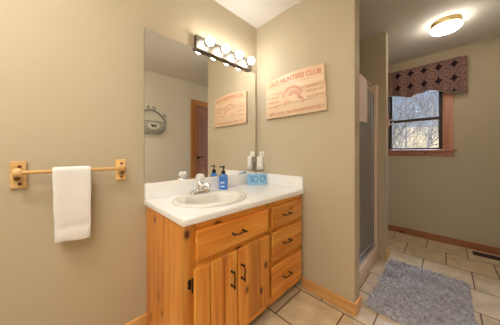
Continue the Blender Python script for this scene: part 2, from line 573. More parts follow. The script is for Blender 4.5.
for (z0, z1, xx) in ((WZ0 - .003, ZM + .018, XR + .03), (ZM - .018, WZ1 - .012, XR + .06)):
    bm = BM()
    w = .026
    y0, y1 = WY0 + .012, WY1 - .012
    box(bm, xx, xx + .028, y0, y0 + w, z0, z1, bev=.003); box(bm, xx, xx + .028, y1 - w, y1, z0, z1, bev=.003)
    box(bm, xx, xx + .028, y0 + w, y1 - w, z0, z0 + w, bev=.003); box(bm, xx, xx + .028, y0 + w, y1 - w, z1 - w, z1, bev=.003)
    s = obj('sash', bm, M_sash, win)
    bm = BM(); box(bm, xx + .012, xx + .016, y0 + w - .002, y1 - w + .002, z0 + w - .002, z1 - w + .002); obj('pane', bm, M_glass, s)

# ------------------------------------------------------------------ door behind the camera, seen in the mirror
bm = BM()
box(bm, DX0 - .10, DX0, YF, YF + .02, 0, DZ + .10, bev=.004); box(bm, DX1, DX1 + .10, YF, YF + .02, 0, DZ + .10, bev=.004)
box(bm, DX0, DX1, YF, YF + .02, DZ, DZ + .10, bev=.004)
door = struct('door_1', bm, M_doorcase)
bm = BM()
x0, x1 = DX0 + .004, DX1 - .004
box(bm, x0, x0 + .10, YF - .045, YF - .008, .008, DZ - .004, bev=.003); box(bm, x1 - .10, x1, YF - .045, YF - .008, .008, DZ - .004, bev=.003)
for z0, z1 in ((.008, .20), (.92, 1.04), (DZ - .12, DZ - .004)):
    box(bm, x0 + .10, x1 - .10, YF - .045, YF - .008, z0, z1, bev=.003)
leaf = obj('door_leaf', bm, M_door, door)
bm = BM()
for a, bz in ((.20, .92), (1.04, DZ - .12)):
    nz = int((bz - a) / .06); st = (bz - a) / nz
    for k in range(nz):
        box(bm, x0 + .10, x1 - .10, YF - .035, YF - .018, a + k * st + .001, a + (k + 1) * st - .001, bev=.004)
obj('door_panel', bm, M_door, leaf)
bm = BM()
lathe(bm, [(0, 0), (.026, 0), (.026, .008), (.012, .012), (.012, .05), (0, .05)], (x0 + .055, YF - .008, 1.06), 'y', 16)
tube(bm, [(x0 + .055, YF + .036, 1.06), (x0 + .10, YF + .04, 1.06), (x0 + .15, YF + .038, 1.062), (x0 + .17, YF + .034, 1.058)], [.009, .008, .008, .006], 8)
obj('door_handle', bm, M_black, leaf, smooth=True, angle=40)

# ------------------------------------------------------------------ land outside the window
bm = BM()
nx, ny = 26, 26
gv = {}
rnd = random.Random(3)
for i in range(nx + 1):
    for j in range(ny + 1):
        x = 3.9 + 50 * (i / nx); y = -22 + 54 * (j / ny)
        z = -0.8 + max(0, x - 6) * 0.155 + rnd.uniform(-.15, .15) * min(1, (x - 3.9) / 5)
        gv[i, j] = bm.verts.new((x, y, z))
for i in range(nx):
    for j in range(ny):
        bm.faces.new((gv[i, j], gv[i + 1, j], gv[i + 1, j + 1], gv[i, j + 1]))
struct('hillside_ground', bm, M_hill, smooth=True)

def hill_z(x):
    return -0.8 + max(0, x - 6) * 0.155

def bare_tree(x, y, h, seed, label):
    rr = random.Random(seed)
    z0 = hill_z(x) - .15
    bm = BM()
    def grow(p, d, ln, r, depth):
        pts = [p]; rad = [r]
        q = p.copy(); dd = d.copy()
        ns = 5
        for k in range(ns):
            dd = (dd + Vector((rr.uniform(-1, 1), rr.uniform(-1, 1), rr.uniform(-.5, .8))) * .16).normalized()
            q = q + dd * (ln / ns)
            pts.append(q.copy()); rad.append(r * (1 - .62 * (k + 1) / ns))
            if depth < 4 and k >= 0:
                for _ in range(3 if depth == 0 else 2 if depth == 1 else 1):
                    if rr.random() < .85:
                        a = rr.uniform(0, 2 * PI); t = rr.uniform(.5, 1.1)
                        side = dd.cross(Vector((math.cos(a), math.sin(a), .3))).normalized()
                        nd = (dd * math.cos(t) + side * math.sin(t)).normalized()
                        grow(q.copy(), nd, ln * rr.uniform(.42, .62), max(rad[-1] * .6, .006), depth + 1)
        tube(bm, pts, rad, 5 if depth < 2 else 3, cap=False)
    grow(Vector((x, y, z0)), Vector((rr.uniform(-.1, .1), rr.uniform(-.1, .1), 1)), h * .75, h * .016, 0)
    o = obj('bare_tree', bm, M_bark, None, smooth=True, recenter=(x, y, z0))
    tag(o, label, 'tree', 'leafless trees outside the window')
tree_spots = [(8.4, .85, 3.8), (12.2, 2.3, 4.6), (12.6, -2.6, 4.4), (17.0, .9, 5.4), (17.6, 5.9, 5.6), (22.8, 2.6, 6.2), (32.5, .6, 7.0), (30, 9.5, 7.0)]
for i, (x, y, h) in enumerate(tree_spots):
    bare_tree(x, y, h, 20 + i, 'leafless sunlit tree on the slope beyond the far window')

# ------------------------------------------------------------------ vanity cabinet
CX0, CX1, CY0, CY1, CZ = 0.426, 1.486, 0.87, 1.396, 0.795
van = thing('vanity_cabinet', 'knotty pine vanity cabinet with three drawers and two plank doors under the white counter', 'cabinet', ((CX0 + CX1) / 2, (CY0 + CY1) / 2, 0))
TK = 0.072
bm = BM()
side = [(CY0 + .02, TK), (CY0 + .02, CZ), (CY1, CZ), (CY1, 0), (CY0 + .07, 0), (CY0 + .07, TK)]
for xx in (CX0, CX1 - .018):
    bm = BM(); prism(bm, side, .018, Matrix(((0, 0, 1, xx), (1, 0, 0, 0), (0, 1, 0, 0), (0, 0, 0, 1))))
    obj('side_panel', bm, M_pine_v, van)
bm = BM()
box(bm, CX0 + .019, CX1 - .019, CY0 + .022, CY1 - .012, TK, TK + .018); box(bm, CX0 + .019, CX1 - .019, CY1 - .011, CY1, TK, CZ)
box(bm, CX0 + .019, CX1 - .019, CY0 + .022, CY0 + .026, TK, CZ)
obj('carcass', bm, M_pine_v, van)
bm = BM()
f0, f1 = CY0, CY0 + .0195
for a, b2 in ((CX0, CX0 + .064), (CX1 - .045, CX1), (1.015, 1.065)):
    bm = BM(); box(bm, a, b2, f0, f1, TK, CZ, bev=.002); obj('frame_stile', bm, M_pine_v, van)
bm = BM()
for a, b2 in ((CX0 + .065, 1.014), (1.066, CX1 - .046)):
    box(bm, a, b2, f0 + .0005, f1, CZ - .05, CZ); box(bm, a, b2, f0 + .0005, f1, TK, TK + .06)
    box(bm, a, b2, f0 + .0005, f1, .57, .63)
box(bm, 1.066, CX1 - .046, f0 + .0005, f1, .335, .39)
obj('frame_rail', bm, M_pine_h, van)
bm = BM(); box(bm, CX0 + .02, CX1 - .02, CY0 + .072, CY0 + .085, 0, TK); obj('toe_kick', bm, M_dark, van)

FY0, FY1 = CY0 - .0235, CY0 - .0005
def pull(center, vertical, parent):
    cx, cz = center
    bm = BM()
    hw = .052
    def P(t, d, s=0.0):
        return (cx + s, FY0 - d, cz + t) if vertical else (cx + t, FY0 - d, cz + s)
    for t in (-.038, .038):
        tube(bm, [P(t, -.001), P(t, .014), P(t, .024)], [.006, .0036, .0045], 8)
        lathe_pts = [P(t, -.0005), P(t, .003)]
        tube(bm, lathe_pts, [.008, .0065], 10)
    ts = [-hw, -.045, -.036, -.02, 0, .02, .036, .045, hw]
    rs = [.002, .0046, .0034, .003, .0044, .003, .0034, .0046, .002]
    tube(bm, [P(t, .026 + .003 * math.cos(t / hw * PI / 2), .003 * math.sin(t * 120)) for t in ts], rs, 8)
    return obj('pull', bm, M_black, parent, smooth=True, angle=50)

def front(name, x0, x1, z0, z1, mt):
    bm = BM()
    # slab with a routed, stepped-down lip all round
    box(bm, x0 + .010, x1 - .010, FY0 + .012, FY1, z0 + .010, z1 - .010)
    box(bm, x0, x1, FY0, FY0 + .0135, z0, z1, bev=.009, seg=1)
    return obj(name, bm, mt, van)
d0 = front('wide_drawer', .477, 1.020, .606, .762, M_pine_h); pull((.745, .684), False, d0)
for z0, z1, pz in ((.612, .762, .686), (.376, .582, .482), (.124, .346, .232)):
    d = front('drawer', 1.056, 1.452, z0, z1, M_pine_h); pull((1.225, pz), False, d)
def plank_door(x0, x1, z0, z1, px, hinge_side):
    n_ = 3
    w = (x1 - x0) / n_
    bm = BM()
    box(bm, x0 + .008, x1 - .004, FY0 + .011, FY1, z0 + .008, z1 - .008)
    d = obj('door', bm, M_pine_v, van)
    for k in range(n_):
        bm = BM()
        box(bm, x0 + k * w + .0019, x0 + (k + 1) * w - .0019, FY0, FY0 + .0125, z0, z1, bev=.006, seg=1)
        obj('plank', bm, M_pine_v, d)
    pull((px, .438), True, d)
    hx = x0 if hinge_side < 0 else x1
    for hz in (.505, .20):
        bm = BM()
        tube(bm, [(hx - .006 * 1, FY0 + .006, hz - .028), (hx - .006, FY0 + .006, hz + .028)], .004, 8)
        for dz in (-.031, .031):
            lathe(bm, [(0, -.005), (.0035, -.003), (.0042, 0), (.003, .004), (0, .006)], (hx - .006, FY0 + .006, hz + dz), 'z', 8)
        oc = [(-.018, -.015), (-.010, -.024), (-.002, -.021), (-.002, .021), (-.010, .024), (-.018, .015), (-.014, 0)]
        prism(bm, oc, .003, plane_matrix((hx - .004, CY0 - .0005, hz), (1, 0, 0), (0, 0, 1)))
        obj('hinge', bm, M_black, d, smooth=True, angle=40)
plank_door(.468, .7475, .118, .580, .697, -1)
bm = BM()
x0, x1 = .7505, 1.036
w = (x1 - x0) / 3
box(bm, x0 + .004, x1 - .008, FY0 + .011, FY1, .126, .572)
d = obj('door', bm, M_pine_v, van)
for k in range(3):
    bm = BM(); box(bm, x0 + k * w + .0019, x0 + (k + 1) * w - .0019, FY0, FY0 + .0125, .118, .580, bev=.0055, seg=1); obj('plank', bm, M_pine_v, d)
pull((.774, .444), True, d)

# ------------------------------------------------------------------ countertop with a sink cut-out
TX0, TX1, TY0, TY1, TZ0, TZ1 = .413, 1.4885, .848, 1.3985, .7955, .833
SX, SY, SA, SB = .742, 1.108, .255, .21
top = thing('countertop', 'white laminate countertop with backsplash on the pine vanity', 'countertop', ((TX0 + TX1) / 2, (TY0 + TY1) / 2, TZ0))
bm = BM()
N = 96
cxm, cym = (TX0 + TX1) / 2, (TY0 + TY1) / 2
hx, hy = (TX1 - TX0) / 2, (TY1 - TY0) / 2
angs = [2 * PI * k / N for k in range(N)]
corner_angs = [math.atan2(y - SY, x - SX) % (2 * PI) for x in (TX0, TX1) for y in (TY0, TY1)]
for ca in corner_angs:
    k = min(range(N), key=lambda i: min(abs(angs[i] - ca), 2 * PI - abs(angs[i] - ca)))
    angs[k] = ca
inner, outer = [], []
for a in angs:
    ca, sa = math.cos(a), math.sin(a)
    k = .955
    ri = 1 / math.sqrt((ca / (SA * k)) ** 2 + (sa / (SB * k)) ** 2)
    inner.append((SX + ri * ca, SY + ri * sa))
    ts = []
    if ca > 1e-9: ts.append((TX1 - SX) / ca)
    if ca < -1e-9: ts.append((TX0 - SX) / ca)
    if sa > 1e-9: ts.append((TY1 - SY) / sa)
    if sa < -1e-9: ts.append((TY0 - SY) / sa)
    t = min(ts)
    outer.append((SX + t * ca, SY + t * sa))
def ring(pts, z):
    return [bm.verts.new((x, y, z)) for x, y in pts]
def inset(pts, d):
    return [(cxm + (x - cxm) * (hx - d) / hx, cym + (y - cym) * (hy - d) / hy) for x, y in pts]
R = .012
rings = [ring(inner, TZ0), ring(inner, TZ1)]
for k in range(5):
    t = k / 4 * PI / 2
    rings.append(ring(inset(outer, R * (1 - math.sin(t))), TZ1 - R * (1 - math.cos(t))))
rings.append(ring(outer, TZ0 + .004)); rings.append(ring(inset(outer, .004), TZ0))
for a, b2 in zip(rings, rings[1:] + rings[:1]):
    for k in range(N):
        bm.faces.new((a[k], a[(k + 1) % N], b2[(k + 1) % N], b2[k]))
obj('worktop', bm, M_counter, top, smooth=True, angle=40)
bm = BM(); box(bm, TX0, TX1, 1.379, TY1, TZ1 - .001, .938, bev=.006, seg=3); obj('backsplash', bm, M_counter, top, smooth=True, angle=40)
bm = BM(); box(bm, 1.4695, TX1, TY0 + .002, 1.3785, TZ1 - .001, .938, bev=.006, seg=3); obj('backsplash', bm, M_counter, top, smooth=True, angle=40)

# ------------------------------------------------------------------ drop-in sink
sink = thing('sink', 'oval off-white drop-in washbasin set in the white counter', 'sink', (SX, SY, TZ1))
bm = BM()
N = 64
BX, BY = .736, 1.064
def ell(cx, cy, a, b_, z):
    return [bm.verts.new((cx + a * math.cos(2 * PI * k / N), cy + b_ * math.sin(2 * PI * k / N), z)) for k in range(N)]
spec = [(SX, SY, SA, SB, TZ1 + .0005), (SX, SY, SA, SB, TZ1 + .008), (SX, SY, SA - .004, SB - .004, TZ1 + .015), (SX, SY, SA - .012, SB - .012, TZ1 + .0185),
        (SX, SY, SA - .024, SB - .024, TZ1 + .0185), (BX, BY, .205, .148, TZ1 + .013), (BX, BY, .197, .140, TZ1 + .007), (BX, BY, .190, .134, TZ1 - .012),
        (BX, BY, .175, .122, TZ1 - .055), (BX, BY, .15, .104, TZ1 - .095), (BX, BY, .105, .073, TZ1 - .122), (BX, BY, .055, .04, TZ1 - .133), (BX, BY, .022, .022, TZ1 - .136),
        (BX, BY, .024, .024, TZ1 - .145), (BX, BY, .11, .08, TZ1 - .133), (BX, BY, .158, .112, TZ1 - .105), (BX, BY, .184, .13, TZ1 - .06), (BX, BY, .20, .143, TZ1 - .01), (SX, SY, SA - .022, SB - .022, TZ1 + .0005)]
rings = [ell(*s) for s in spec]
for a, b2 in zip(rings, rings[1:] + rings[:1]):
    for k in range(N):
        bm.faces.new((a[k], a[(k + 1) % N], b2[(k + 1) % N], b2[k]))
obj('basin', bm, M_sink, sink, smooth=True, angle=60)
bm = BM(); lathe(bm, [(0, -.004), (.018, -.004), (.021, 0), (.018, .002), (.006, .001), (0, .004)], (BX, BY, TZ1 - .135), 'z', 24); obj('drain', bm, M_chrome, sink, smooth=True)

# ------------------------------------------------------------------ faucet on the sink ledge
FX, FY, FZ = .741, 1.255, TZ1 + .0183
fau = thing('faucet', 'chrome single-knob faucet with clear acrylic ball handle on the sink ledge', 'faucet', (FX, FY, FZ))
bm = BM()
ol = []
for k in range(40):
    a = 2 * PI * k / 40
    cx = .055 if math.cos(a) > 0 else -.055
    ol.append((cx + .026 * math.cos(a), .026 * math.sin(a)))
levels = [(1.0, 0), (1.0, .008), (.9, .015), (.6, .024)]
rgs = [[bm.verts.new((FX + x * s if abs(x) < 1 else 0, FY + y * s, FZ + z)) for x, y in ol] for s, z in levels]
for a, b2 in zip(rgs[:-1], rgs[1:]):
    for k in range(40):
        bm.faces.new((a[k], a[(k + 1) % 40], b2[(k + 1) % 40], b2[k]))
bm.faces.new(rgs[0][::-1]); bm.faces.new(rgs[-1])
obj('base_plate', bm, M_chrome, fau, smooth=True, angle=40)
bm = BM(); lathe(bm, [(0, .02), (.027, .02), (.026, .05), (.023, .068), (.016, .078), (0, .08)], (FX, FY, FZ), 'z', 24); obj('valve_body', bm, M_chrome, fau, smooth=True, angle=40)
bm = BM()
tube(bm, [(FX, FY - .010, FZ + .040), (FX + .002, FY - .04, FZ + .054), (FX + .004, FY - .07, FZ + .066), (FX + .005, FY - .092, FZ + .068), (FX + .005, FY - .102, FZ + .060), (FX + .005, FY - .104, FZ + .050)], [.019, .017, .015, .014, .013, .012], 14)
obj('spout', bm, M_chrome, fau, smooth=True, angle=50)
bm = BM()
prof = [(0, .074), (.012, .075), (.015, .082), (.026, .09), (.033, .103), (.0335, .115), (.028, .128), (.018, .136), (0, .138)]
rg = lathe(bm, prof, (FX, FY, FZ), 'z', 24)
for r_ in rg:
    if len(r_) > 1:
        for k, v in enumerate(r_):
            if k % 2:
                v.co.x = FX + (v.co.x - FX) * .90; v.co.y = FY + (v.co.y - FY) * .90
obj('knob_handle', bm, M_acryl, fau, smooth=True, angle=25, label='clear acrylic ball knob')
bm = BM(); lathe(bm, [(0, .136), (.011, .136), (.011, .14), (0, .141)], (FX, FY, FZ), 'z', 16); obj('knob_cap', bm, M_chrome, fau, smooth=True, angle=40)

# ------------------------------------------------------------------ soap bottle
BX0, BY0, BZ0 = .998, 1.318, TZ1 + .0003
sb = thing('soap_bottle', 'blue soap bottle with black pump beside the faucet', 'soap bottle', (BX0, BY0, BZ0))
def rrect(hw, hd, r, n_=6):
    pts = []
    for cx, cy, a0 in ((hw - r, hd - r, 0), (-hw + r, hd - r, PI / 2), (-hw + r, -hd + r, PI), (hw - r, -hd + r, 3 * PI / 2)):
        for k in range(n_ + 1):
            a = a0 + k / n_ * PI / 2
            pts.append((cx + r * math.cos(a), cy + r * math.sin(a)))
    return pts
RB = Matrix.Translation((BX0, BY0, BZ0)) @ Matrix.Rotation(math.radians(-38), 4, 'Z')
bm = BM()
prev = None
for hw, hd, r, z in ((.032, .020, .010, 0), (.0355, .0225, .010, .004), (.0355, .0225, .010, .106), (.033, .021, .012, .118), (.023, .018, .012, .126), (.0135, .0135, .0125, .130), (.013, .013, .0125, .136)):
    cur = [bm.verts.new(RB @ Vector((x, y, z))) for x, y in rrect(hw, hd, r)]
    if prev:
        for k in range(len(cur)):
            j = (k + 1) % len(cur)
            bm.faces.new((prev[k], prev[j], cur[j], cur[k]))
    else:
        bm.faces.new(cur[::-1])
    prev = cur
bm.faces.new(prev)
body = obj('bottle_body', bm, M_blue_soap, sb, smooth=True, angle=50)
bm = BM()
for pts in ([(-.026, .07), (-.022, .07), (-.0195, .058), (-.017, .07), (-.014, .07), (-.0115, .058), (-.009, .07), (-.006, .07), (-.010, .05), (-.0135, .05), (-.0155, .061), (-.018, .05), (-.0215, .05)],
            [(-.003, .07), (.009, .07), (.009, .066), (.001, .066), (.001, .062), (.007, .062), (.007, .058), (.001, .058), (.001, .054), (.009, .054), (.009, .05), (-.003, .05)],
            [(-.022, .032), (.012, .032), (.012, .024), (-.022, .024)]):
    prism(bm, pts, .0006, RB @ Matrix.Translation((0, -.0223, 0)) @ Matrix.Rotation(PI / 2, 4, 'X'))
obj('label_print', bm, M_blue_pale, body, label='pale print on the bottle front')
bm = BM()
lathe(bm, [(0, .134), (.0165, .134), (.0165, .153), (.012, .158), (.005, .159), (.005, .182), (.011, .182), (.012, .192), (.009, .197), (0, .197)], (BX0, BY0, BZ0), 'z', 20)
tube(bm, [RB @ Vector((0, 0, .190)), RB @ Vector((-.018, -.01, .191)), RB @ Vector((-.034, -.018, .187))], [.006, .0055, .004], 8)
obj('pump', bm, M_pump, sb, smooth=True, angle=40)

# ------------------------------------------------------------------ pale blue carton
QX, QY = 1.372, 1.284
RQ = Matrix.Translation((QX, QY, TZ1 + .0003)) @ Matrix.Rotation(math.radians(-29), 4, 'Z')
cart = thing('soap_carton', 'pale blue box with large round letters in the counter corner', 'box', (QX, QY, TZ1))
bm = BM(); box(bm, -.094, .094, -.012, .012, 0, .106, bev=.0025, M=RQ); cb_ = obj('carton_body', bm, M_blue_box, cart)
FM = RQ @ Matrix.Translation((0, -.0125, 0)) @ Matrix.Rotation(PI / 2, 4, 'X')
for s, px in (('S', -.062), ('O', -.018), ('O', .052)):
    bm = text_bm(s, .084, .0008, offset=.0010); bmesh.ops.transform(bm, matrix=FM @ Matrix.Translation((px, .055, 0)), verts=bm.verts); obj('letter', bm, M_blue_dark, cb_)
bm = BM(); box(bm, .013, .017, -.0131, -.0121, .004, .102, M=RQ); obj('divider_line', bm, M_blue_pale, cb_)

# ------------------------------------------------------------------ mirror
bm = BM(); box(bm, .412, 1.459, YB - .0125, YB - .0008, .9392, 1.955)
mir = obj('wall_mirror', bm, M_mirror, None, recenter=(.9355, YB, .9392))
mir.data.materials.append(simple('grey_green_glass_edge', srgb(120, 124, 112), rough=0.3))
for p in mir.data.polygons:
    p.material_index = 0 if p.normal.y < -.9 else 1
tag(mir, 'large frameless wall mirror standing on the white backsplash', 'mirror')

# ------------------------------------------------------------------ four-bulb light bar
LX0, LX1, LZ0, LZ1 = .766, 1.376, 1.948, 2.052
lb = thing('vanity_light', 'brushed metal light bar with four round bulbs above the mirror', 'wall lamp', ((LX0 + LX1) / 2, YB, LZ0))
bm = BM(); box(bm, LX0, LX1, 1.357, YB - .0132, LZ0, LZ1, bev=.004); obj('back_plate', bm, M_nickel, lb)
for bx in (.858, 1.009, 1.160, 1.311):
    bm = BM()
    BZ = 2.009
    lathe(bm, [(0, .0005), (.024, .0005), (.024, -.003), (.019, -.006), (.017, -.020), (.015, -.023), (0, -.023)], (bx, 1.3565, BZ), 'y', 24)
    so = obj('socket', bm, M_nickel, lb, smooth=True, angle=40)
    bm = BM()
    prof = [(0, -.0885)] + [(.033 * math.sin(t), -.0555 - .033 * math.cos(t)) for t in [k * PI / 14 for k in range(1, 12)]] + [(.0145, -.0245), (.013, -.0225), (0, -.0225)]
    lathe(bm, prof, (bx, 1.3565, BZ), 'y', 28)
    obj('bulb', bm, M_bulb, so, smooth=True)

# ------------------------------------------------------------------ wooden club sign on the partition
sg = thing('wooden_sign', 'bleached wooden plank sign with faded red club lettering on the partition wall', 'sign', (XP, .945, 1.47))
SY0, SY1 = .645, 1.245
def ztop(y):
    return 1.848 - .030 * ((y - .90) / .3) ** 2
cuts = [(1.467, 1.5775, .643), (1.578, 1.6925, .650), (1.693, None, .661)]
for z0, z1, ya in cuts:
    bm = BM()
    if z1:
        box(bm, XP - .026, XP - .006, ya, SY1, z0, z1, bev=.002)
    else:
        pts = [(SY1, z0), (ya, z0)] + [(ya + (SY1 - ya) * k / 14, ztop(ya + (SY1 - ya) * k / 14)) for k in range(15)]
        prism(bm, pts, .020, Matrix(((0, 0, 1, XP - .026), (1, 0, 0, 0), (0, 1, 0, 0), (0, 0, 0, 1))))
    obj('plank', bm, M_signwood, sg)
for ya in (.74, 1.10):
    bm = BM(); box(bm, XP - .006, XP - .0005, ya, ya + .04, 1.50, 1.74); obj('batten', bm, M_signwood, sg)
# viewer faces +x: local X runs towards -y
SM = lambda y, z: plane_matrix((XP - .0262, y, z), (0, -1, 0), (0, 0, 1))
def sgn(bm, y, z, m, name='lettering'):
    bmesh.ops.transform(bm, matrix=SM(y, z), verts=bm.verts)
    return obj(name, bm, m, sg)
arch = lambda x: -.22 * x * x
sgn(text_bm('OLD HUNTERS CLUB', .058, .001, bend=arch, sx=.95, offset=.0016), .945, 1.795, M_signred)
rr = random.Random(5)
def strokes(y0, y1, zc, h):
    bm = BM()
    y = y0
    while y > y1:
        w = rr.uniform(.006, .011)
        if rr.random() < .85:
            tube(bm, [(XP - .0264, y, zc - h / 2), (XP - .0264, y - w * .4, zc + h / 2)], .0016, 5)
            if rr.random() < .6:
                tube(bm, [(XP - .0264, y, zc + rr.uniform(-h / 2, h / 2)), (XP - .0264, y - w, zc + rr.uniform(-h / 2, h / 2))], .0014, 5)
        y -= w + .003
    return bm
for zc in (1.655, 1.615, 1.57):
    obj('lettering', strokes(1.215, 1.09, zc, .016), M_signpink, sg)
for zc in (1.685, 1.645, 1.60):
    obj('lettering', strokes(.805, .665, zc, .018), M_signred, sg)
obj('lettering', strokes(1.20, .67, 1.505, .026), M_signred, sg)
bm = BM()
def arcband(cx, cz, r0, r1, a0, a1, sx=1.0):
    n_ = 20
    pts = [(cx + sx * r1 * math.cos(a0 + (a1 - a0) * k / n_), cz + r1 * math.sin(a0 + (a1 - a0) * k / n_)) for k in range(n_ + 1)]
    pts += [(cx + sx * r0 * math.cos(a1 + (a0 - a1) * k / n_), cz + r0 * math.sin(a1 + (a0 - a1) * k / n_)) for k in range(n_ + 1)]
    prism(bm, pts, .0008)
arcband(0, 0, .075, .098, .25, PI - .1, 1.1)
arcband(.015, -.01, .03, .06, -.3, PI * .8, 1.2)
arcband(-.05, -.055, .018, .035, .2, PI * 1.1, 1.1)
arcband(.075, -.05, .015, .04, -.8, PI * .6, 1.1)
sgn(bm, .95, 1.63, M_signpink, 'painted_emblem')

# ------------------------------------------------------------------ outlet and plug-in on the partition, by the mirror
bm = BM(); box(bm, XP - .006, XP - .0004, 1.286, 1.356, 1.04, 1.156, bev=.002)
out = thing('outlet_plate', 'white wall outlet plate above the counter corner', 'outlet', (XP, 1.321, 1.04))
obj('cover_plate', bm, M_white_pl, out)
bm = BM()
for zz in (1.126,):
    box(bm, XP - .0072, XP - .0055, 1.305, 1.337, zz - .015, zz + .015, bev=.001)
obj('socket_face', bm, M_plate_white, out)
pl = thing('plug_in_air_freshener', 'white plug-in device hanging from the outlet by the mirror', 'air freshener', (XP - .03, 1.321, .975))
bm = BM(); box(bm, 1.437, XP - .0075, 1.290, 1.351, .973, 1.104, bev=.008, seg=3); obj('housing', bm, M_white_pl, pl, smooth=True, angle=40)
bm = BM(); lathe(bm, [(0, 0), (.007, 0), (.007, -.0025), (0, -.003)], (1.4372, 1.321, .993), 'x', 14); obj('indicator', bm, M_grey_metal, pl)

# ------------------------------------------------------------------ wooden towel rail
RZ, RY = 1.048, 1.342
tr = thing('towel_rail', 'pale pine towel rail with square wall plates left of the mirror', 'towel rail', (.08, YB, .98))
for px in (-.119, .280):
    bm = BM(); box(bm, px - .026, px + .026, YB - .014, YB - .0005, .974, 1.098, bev=.004); wp = obj('wall_plate', bm, M_rail, tr)
    for dz in (.038, -.042):
        bm = BM(); lathe(bm, [(0, .002), (.007, .002), (.007, -.0015), (0, -.003)], (px + .004, YB - .014, 1.036 + dz), 'y', 12); obj('screw_plug', bm, M_plug, wp, smooth=True, angle=40)
    bm = BM()
    lathe(bm, [(0, .001), (.016, .001), (.018, -.01), (.015, -.024), (.014, -.034), (.012, -.04), (0, -.04)], (px, YB - .014, 1.022), 'y', 20)
    lathe(bm, [(0, -.013), (.016, -.013), (.019, -.008), (.019, .008), (.016, .013), (0, .013)], (px, RY, RZ), 'x', 20)
    obj('bracket', bm, M_rail, tr, smooth=True, angle=50)
    bm = BM(); lathe(bm, [(0, 0), (.010, 0), (.009, -.003), (0, -.004)], (px, YB - .0545, 1.022), 'y', 14); obj('screw_plug', bm, M_plug, tr, smooth=True)
bm = BM(); tube(bm, [(-.119, RY, RZ), (.08, RY, RZ), (.280, RY, RZ)], .0093, 16); obj('rod', bm, M_rail, tr, smooth=True, angle=50)

# ------------------------------------------------------------------ white hand towel over the rail
def drape(name, x0, x1, ybar, zbar, rbar, zf, zb, th, matl, seed, wav=.003, bands=(), taper=0.0, skew=0.0):
    """a folded towel over a bar that runs along x: closed, thick, with soft edges"""
    rr = random.Random(seed)
    nx_ = 16
    path = []                                     # (dy, z, outward normal y, z)
    R_ = rbar + th / 2 + .0012
    nf = 22
    for k in range(nf + 1):
        z = zf + (zbar - zf) * k / nf
        path.append((-R_, z, -1, 0))
    for k in range(1, 9):
        a = PI - k / 9 * PI
        path.append((R_ * math.cos(a), zbar + R_ * math.sin(a), math.cos(a), math.sin(a)))
    for k in range(nf + 1):
        z = zbar + (zb - zbar) * k / nf
        path.append((R_, z, 1, 0))
    ph = [rr.uniform(0, 6.28) for _ in range(4)]
    bm = BM()
    outer_, inner_ = [], []
    for i, (dy, z, ny_, nz_) in enumerate(path):
        ro, ri = [], []
        drop = max(0, zbar - z)
        for j in range(nx_ + 1):
            u = j / nx_
            edge = min(u, 1 - u)
            t = th / 2 * (1 - .75 * max(0, 1 - edge / .07) ** 2)
            if i in (0, len(path) - 1): t *= .45
            for zc in bands:
                if ny_ < 0 and abs(z - zc) < .007: t -= .0034
            wv = wav * (math.sin(u * 7 + ph[0] + z * 9) * .6 + math.sin(u * 15 + ph[1] - z * 14) * .4) * min(1, drop * 8)
            flare = wav * 2.2 * drop * math.sin(u * 3 + ph[2])
            xx = x0 + (x1 - x0) * u + (u - .5) * taper * drop + skew * drop + .0007 * math.sin(z * 40 + ph[3]) * min(1, drop * 8)
            yy = ybar + dy + (wv + flare) * (1 if ny_ <= 0 else .3)
            zz = z + (.006 * math.sin(u * 5 + ph[1]) + .005 * (u - .5)) * (1 if i == 0 else 0)
            ro.append(bm.verts.new((xx, yy + ny_ * t, zz + nz_ * t)))
            ri.append(bm.verts.new((xx, yy - ny_ * t, zz - nz_ * t)))
        outer_.append(ro); inner_.append(ri)
    for i in range(len(path) - 1):
        for j in range(nx_):
            bm.faces.new((outer_[i][j], outer_[i][j + 1], outer_[i + 1][j + 1], outer_[i + 1][j]))
            bm.faces.new((inner_[i][j + 1], inner_[i][j], inner_[i + 1][j], inner_[i + 1][j + 1]))
        for j in (0, nx_):
            bm.faces.new((outer_[i][j], inner_[i][j], inner_[i + 1][j], outer_[i + 1][j]))
    for i in (0, len(path) - 1):
        for j in range(nx_):
            bm.faces.new((outer_[i][j], outer_[i][j + 1], inner_[i][j + 1], inner_[i][j]))
    o = obj(name, bm, matl, None, smooth=True, angle=60, recenter=((x0 + x1) / 2, ybar, zf))
    sd = o.modifiers.new('soft', 'SUBSURF'); sd.levels = 1; sd.render_levels = 1
    return o
o = drape('hand_towel', -.010, .135, RY, RZ, .0093, .696, .714, .011, M_terry, 4, wav=.002, bands=(.755, .770, .800, .815), taper=-.03, skew=.01)
tag(o, 'white folded hand towel hanging over the pine towel rail', 'towel')

# ------------------------------------------------------------------ shower stall
sh = thing('shower_stall', 'almond shower stall with obscured glass door between the two short walls', 'shower', (2.055, .95, 0))
X0, X1 = XP + .112, XS - .002
Y0 = .52
bm = BM()
box(bm, X0, X1, Y0, .60, 0, .125, bev=.012, seg=3); box(bm, X0, X1, .60, 1.398, 0, .05)
obj('pan', bm, M_almond, sh, smooth=True, angle=40)
bm = BM()
box(bm, X0, X0 + .018, .60, 1.398, .05, 1.93); box(bm, X1 - .018, X1, .60, 1.398, .05, 1.93); box(bm, X0 + .018, X1 - .018, 1.38, 1.398, .05, 1.93)
obj('surround', bm, M_almond, sh)
for a, b2 in ((X0, X0 + .05), (X1 - .05, X1)):
    bm = BM(); box(bm, a, b2, Y0 + .004, .60, .124, 1.875, bev=.007, seg=3); obj('jamb', bm, M_almond, sh, smooth=True, angle=40)
bm = BM(); box(bm, X0 + .05, X1 - .05, .555, .598, 1.79, 1.815, bev=.004); obj('header', bm, M_alu, sh)
bm = BM()
